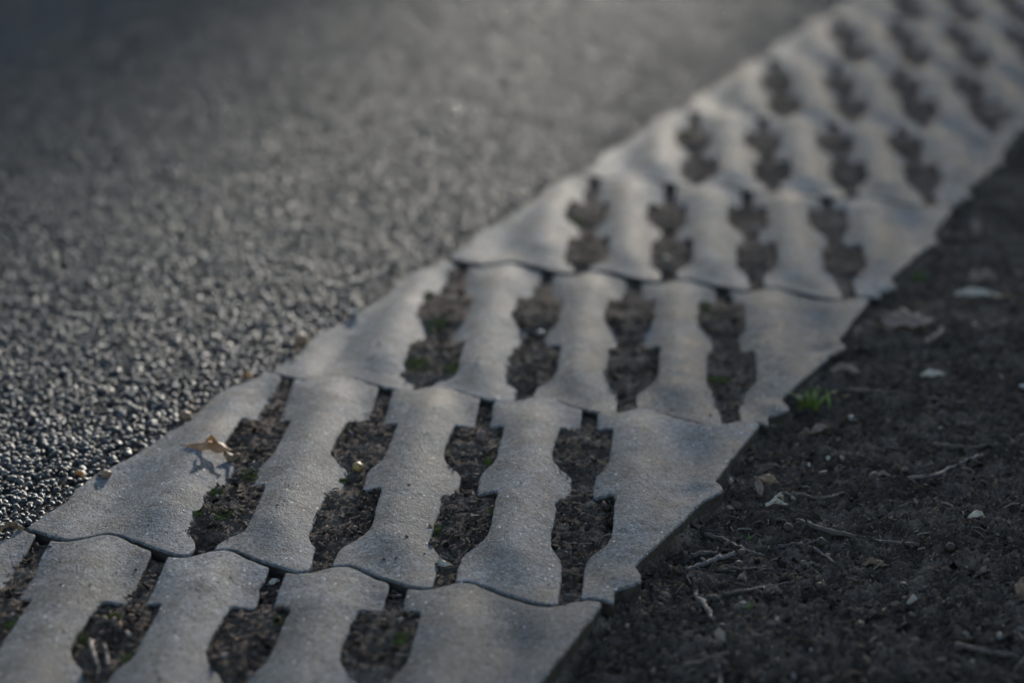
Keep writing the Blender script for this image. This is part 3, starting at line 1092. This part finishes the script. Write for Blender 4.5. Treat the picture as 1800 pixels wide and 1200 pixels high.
def leaf(p, L_, W_, lobes, arch, roll, wav, rz, mat, label, seed=0, tilt=(0, 0), stalk=True, cut=.35, group=None):
    root = empty('fallen_leaf', p, rz)
    root.rotation_euler = (tilt[0], tilt[1], rz)
    thing(root, label, 'leaf', group)
    V_, F = leaf_blade(L_, W_, lobes, arch, roll, wav, seed, cut=cut)
    zmin = min(v[2] for v in V_)
    V_ = [(a, b, c - zmin * .9) for a, b, c in V_]
    bl = obj('leaf_blade', mesh_from('leaf_blade', V_, F, M[mat], True), root)
    md = bl.modifiers.new('thickness', 'SOLIDIFY'); md.thickness = .00035
    if stalk:
        z0 = V_[4][2]
        c_, f_ = tube([(-L_ * .5 + .002, 0, z0), (-L_ * .57, .001, z0 * .6), (-L_ * .66, .0025, max(0, z0 * .3))], [.0007, .0006, .0008], 6, seed)
        obj('leaf_stalk', mesh_from('leaf_stalk', c_, f_, M['leaf_dark'], True), root)
    return root


lf = leaf(on_paver(370, 792, .0006), .052, .0105, 2, .0048, -.0050, .0010, -.13, 'leaf', 'curled orange brown oak leaf arched on the rib next to the asphalt', 1, (0.35, .05), True)
c_, f_ = leaf_blade(.013, .005, 1, .002, .003, .0008, 5, 10, 5)
tipo = obj('leaf_lobe', mesh_from('leaf_lobe', [(a + .001, b + .004, c + .0095) for a, b, c in c_], f_, M['leaf_orange'], True), lf)
tipo.modifiers.new('thickness', 'SOLIDIFY').thickness = .0004
c_, f_ = leaf_blade(.020, .008, 1, -.003, -.004, .0008, 6, 10, 5)
tipo = obj('leaf_tip', mesh_from('leaf_tip', [(a + .026, b - .004, c + .0030) for a, b, c in c_], f_, M['leaf_dark'], True), lf)
tipo.modifiers.new('thickness', 'SOLIDIFY').thickness = .0004

leaf(on_soil(1598, 572, .002), .068, .024, 3, .004, .004, .002, .12, 'leaf_tan', 'flat tan lobed oak leaf on the soil beside the third paver', 2, (.22, -.05))
leaf(on_soil(1718, 524, .002), .060, .010, 1, .004, .006, .001, -.10, 'leaf_pale', 'pale curled leaf with an orange end near the right edge', 3, (.3, 0), True)
leaf(on_soil(1762, 530, .002), .034, .010, 2, .003, .004, .001, -.2, 'leaf_dark', 'rusty leaf scrap touching the end of the pale curled leaf', 4, (.1, 0), False)
leaf(on_soil(1726, 496, .002), .040, .014, 2, .006, .004, .002, .1, 'leaf_tan', 'pinkish leaf scrap above the pale curled leaf', 5, (.4, 0), False)
leaf(on_soil(1714, 408, .004), .050, .008, 1, .004, .003, .001, 1.4, 'leaf_tan', 'narrow brownish leaf pointing away beside the fourth paver', 6, (0, -.35), False)
leaf(on_soil(1486, 657, .002), .036, .009, 2, .004, .003, .0015, -.1, 'leaf_tan', 'tan leaf scrap just above the grass tuft', 7, (.3, 0), False)
leaf(on_soil(1350, 850, .002), .024, .007, 1, .005, -.004, .001, -.2, 'leaf_dark', 'small reddish brown leaf above the white winged seed', 8, (.3, .2), True)
leaf(on_soil(1332, 862, .002), .024, .005, 1, .004, .003, .001, 1.7, 'leaf_tan', 'thin curled leaf strip left of the small reddish brown leaf', 9, (0, -.5), False)
leaf(on_soil(1715, 914, .002), .018, .0045, 1, .006, .003, .001, .25, 'leaf_pale', 'pale yellowish leaf scrap far right above the lower soil', 10, (.5, .1), False)
leaf(on_soil(1546, 840, .001), .024, .006, 2, .002, .002, .001, .1, 'leaf_tan', 'flat greyish leaf scrap left of the half pale twig', 11, (.1, 0), False)
leaf(on_soil(1360, 1046, .001), .017, .005, 2, .003, .003, .0015, .3, 'leaf_tan', 'crumpled brown leaf scrap below the bent twig', 12, (.3, 0), False)
leaf(on_soil(1304, 1022, .002), .016, .005, 1, .002, .003, .001, 1.2, 'leaf_tan', 'upright brown leaf scrap below the pair of nuts', 13, (.2, -.9), False)
leaf(on_soil(1540, 999, .002), .024, .006, 2, .003, .003, .001, -.1, 'leaf_dark', 'dark reddish leaf scrap below the longest twig', 14, (.2, 0), False)
leaf(on_soil(1796, 1042, .003), .026, .009, 1, .003, .003, .001, 1.3, 'leaf_dark', 'rusty leaf piece cut by the right edge', 15, (.2, -.5), False)
leaf(on_soil(1640, 664, .002), .030, .007, 1, .003, .003, .001, .15, 'leaf_pale', 'blurred whitish leaf strip below the flat tan leaf', 16, (.3, 0), False)
leaf(on_soil(1440, 762, .002), .028, .006, 1, .004, .003, .001, .6, 'leaf_tan', 'brown leaf strip right below the grass tuft corner', 17, (.3, 0), False)
leaf(on_soil(1757, 206, .004), .055, .020, 2, .004, .003, .002, .2, 'leaf_tan', 'blurred pale brown leaf scrap in the end hollow of a far paver', 18, (.2, 0), False)
leaf(at(22, 932, -.001), .024, .005, 2, .004, .003, .002, .15, 'leaf_dark', 'rusty brown leaf scrap in the joint at the left edge', 19, (.3, 0), False)
leaf(at(142, 838, .001), .013, .004, 2, .003, .003, .001, -.2, 'leaf_orange', 'orange leaf scrap caught between asphalt and the leaf-topped paver', 20, (.4, 0), False)
leaf(at(436, 664, .000), .012, .004, 1, .002, .003, .001, .3, 'leaf_orange', 'blurred orange leaf scrap on the asphalt edge past the curled leaf', 21, (.3, 0), False)
twig([(160, 1128), (163, 1150), (172, 1172)], .0022, .0016, 'pale stalk piece in the second hollow at the bottom left', 'twig_pale', .0008, seed=19)
twig([(182, 1138), (187, 1156), (190, 1176)], .0022, .0018, 'brownish stalk piece right of the pale one in the bottom left hollow', 'twig', .0008, seed=20)
leaf(on_soil(482, 1028, .002), .012, .003, 1, .001, .001, .0008, .6, 'leaf_pale', 'bright leaf flake in the joint above the third near hollow', 24, (.4, 0), False)
leaf(on_soil(845, 772, .003), .026, .005, 1, .002, .002, .0008, 1.6, 'leaf_tan', 'brown stalk in the third upper hollow of the leaf-topped paver', 25, (0, -.5), False)
leaf(on_soil(700, 915, .002), .022, .006, 1, .003, .003, .001, .4, 'leaf_tan', 'light brown leaf scrap at the rim of the second lower hollow', 26, (.4, 0), False)
leaf(on_soil(778, 1000, .002), .018, .005, 1, .003, .003, .001, .1, 'leaf_pale', 'pale flake in the neck under the third lower hollow', 27, (.4, 0), False)

# winged seed: a nutlet and a pale wing
root = empty('winged_seed', on_soil(1365, 890, .002), .1)
thing(root, 'cream white winged seed on the soil above the long twig', 'seed')
V_, F = leaf_blade(.024, .004, 1, .002, .003, .001, 31, 14, 7, .2)
w_ = obj('seed_wing', mesh_from('seed_wing', V_, F, M['leaf_pale'], True), root); w_.rotation_euler = (.35, 0, 0)
w_.modifiers.new('thickness', 'SOLIDIFY').thickness = .0004
V_, F = leaf_blade(.014, .0026, 1, .003, .002, .001, 32, 10, 5, .2)
w_ = obj('seed_wing', mesh_from('seed_wing', [(a, b + .003, c + .006) for a, b, c in V_], F, M['leaf_pale'], True), root); w_.rotation_euler = (.3, .5, .4)
w_.modifiers.new('thickness', 'SOLIDIFY').thickness = .0004
V_, F = tube([(-.005, 0, .001), (0, 0, .002), (.006, .001, .002)], [.001, .002, .0012], 7)
obj('nutlet', mesh_from('nutlet', V_, F, M['nut'], True), root)

# moss ---------------------------------------------------------------
def moss(px, py, rx, ry, n, label, seed):
    g_ = np.random.default_rng(seed + 300)
    c0 = on_soil(px, py)
    V_, F = [], []
    for _ in range(int(n * 1.8)):
        a = g_.random() * 6.28; q = math.sqrt(g_.random())
        x, y = rx * q * math.cos(a), ry * q * math.sin(a)
        z = float(soil_z(np.array([c0.x + x]), np.array([c0.y + y]))[0]) - c0.z - .0004
        h = g_.uniform(.0010, .0028) * (1.2 - q * .7); w = g_.uniform(.0004, .0009)
        for _k in range(3):
            b_ = g_.random() * 6.28; ox, oy = math.cos(b_), math.sin(b_)
            i0 = len(V_)
            V_ += [(x - oy * w, y + ox * w, z), (x + oy * w, y - ox * w, z), (x + ox * h * .7, y + oy * h * .7, z + h)]
            F.append((i0, i0 + 1, i0 + 2))
    o = obj('moss_patch', mesh_from('moss_patch', np.array(V_), np.array(F), M['moss']), None, c0)
    thing(o, label, 'moss', 'moss patches in the hollows')


for i, a in enumerate([
        (381, 868, .006, .012, 420, 'bright green moss tuft at the left rim of the first lower hollow'),
        (352, 901, .009, .010, 300, 'thin moss along the left rim of the first lower hollow, near end'),
        (440, 835, .012, .018, 260, 'thin mossy film in the neck between the two roadside hollows'),
        (390, 905, .014, .014, 220, 'sparse moss on the floor of the first lower hollow'),
        (859, 812, .006, .007, 260, 'small moss tuft in the third upper hollow'),
        (868, 893, .005, .012, 300, 'moss tuft at the right rim of the third lower hollow'),
        (768, 932, .004, .012, 160, 'faint moss at the left rim of the third lower hollow'),
        (603, 845, .005, .012, 150, 'faint moss at the neck of the second hollows'),
        (705, 1127, .008, .012, 260, 'moss tuft in the last near hollow'),
        (228, 1156, .009, .012, 220, 'moss at the right rim of the bottom left hollow'),
        (140, 1128, .007, .018, 220, 'moss at the left rim of the bottom left hollow'),
        (200, 1082, .010, .006, 160, 'thin moss at the top of the bottom left hollow'),
        (492, 1090, .006, .010, 160, 'moss tuft at the right rim of the middle near hollow'),
        (20, 1095, .008, .012, 180, 'moss in the hollow at the left edge'),
        (795, 648, .010, .018, 360, 'green moss at the near corner of the mossy roadside hollow'),
        (735, 640, .014, .026, 420, 'moss covering the left of the mossy roadside hollow'),
        (768, 575, .014, .030, 320, 'pale mossy film between the two mossy roadside hollows'),
        (755, 520, .008, .016, 180, 'dark moss in the far mossy roadside hollow'),
        (1262, 668, .016, .012, 360, 'yellow green moss in the near hollow beside the grass tuft'),
        (1240, 540, .008, .020, 240, 'olive moss in the far hollow of the paver with the grass tuft'),
        (1205, 235, .012, .04, 360, 'blurred moss in the roadside hollow of the fifth paver'),
        (1378, 135, .014, .05, 420, 'blurred bright moss in the roadside hollow of the sixth paver'),
        (1010, 385, .02, .04, 300, 'blurred moss film in the roadside hollow of the fourth paver')]):
    moss(*a, i)

# grass ----------------------------------------------------------------
def blade_mesh(h, lean, az, w, bend):
    V_, F = [], []
    n = 7
    for i in range(n + 1):
        t = i / n
        d = lean * t + bend * t * t
        x, y, z = math.cos(az) * d, math.sin(az) * d, h * (t - .25 * t * t * min(1, abs(bend) / h))
        ww = w * (1 - t ** 1.6) + .0001
        nx, ny = -math.sin(az) * ww, math.cos(az) * ww
        V_ += [(x + nx, y + ny, z), (x, y, z - ww * .35), (x - nx, y - ny, z)]
    for i in range(n):
        a = i * 3
        F += [(a, a + 1, a + 4, a + 3), (a + 1, a + 2, a + 5, a + 4)]
    return V_, F


def tuft(px, py, blades, label, seed, hmin, hmax, w):
    g_ = np.random.default_rng(seed + 500)
    root = empty('grass_tuft', on_soil(px, py, -.001))
    thing(root, label, 'grass', 'grass tufts')
    for i in range(blades):
        h = g_.uniform(hmin, hmax); az = g_.uniform(0, 6.28)
        V_, F = blade_mesh(h, g_.uniform(0, .5) * h, az, w * g_.uniform(.7, 1.3), g_.uniform(.1, .9) * h)
        ox, oy = g_.normal(0, hmax * .22), g_.normal(0, hmax * .18)
        b_ = obj('grass_blade', mesh_from('grass_blade', [(a + ox, b + oy, c) for a, b, c in V_], F, M['grass'], True), root)
        md = b_.modifiers.new('thickness', 'SOLIDIFY'); md.thickness = .0003
    return root


tuft(1425, 715, 26, 'bright green grass tuft at the side corner of the second paver', 1, .011, .028, .0017)
t2 = tuft(1462, 708, 7, 'low green grass sprig lying right of the bright tuft', 2, .012, .022, .0018)
tuft(1318, 948, 6, 'tiny green grass sprout below the winged seed', 3, .004, .010, .0008)
tuft(1315, 1066, 6, 'tiny flat grass sprout on the lower soil by the reddish twig', 4, .004, .009, .0008)
tuft(1610, 492, 6, 'blurred dull grass sprout beside the flat tan leaf', 5, .010, .018, .0016)
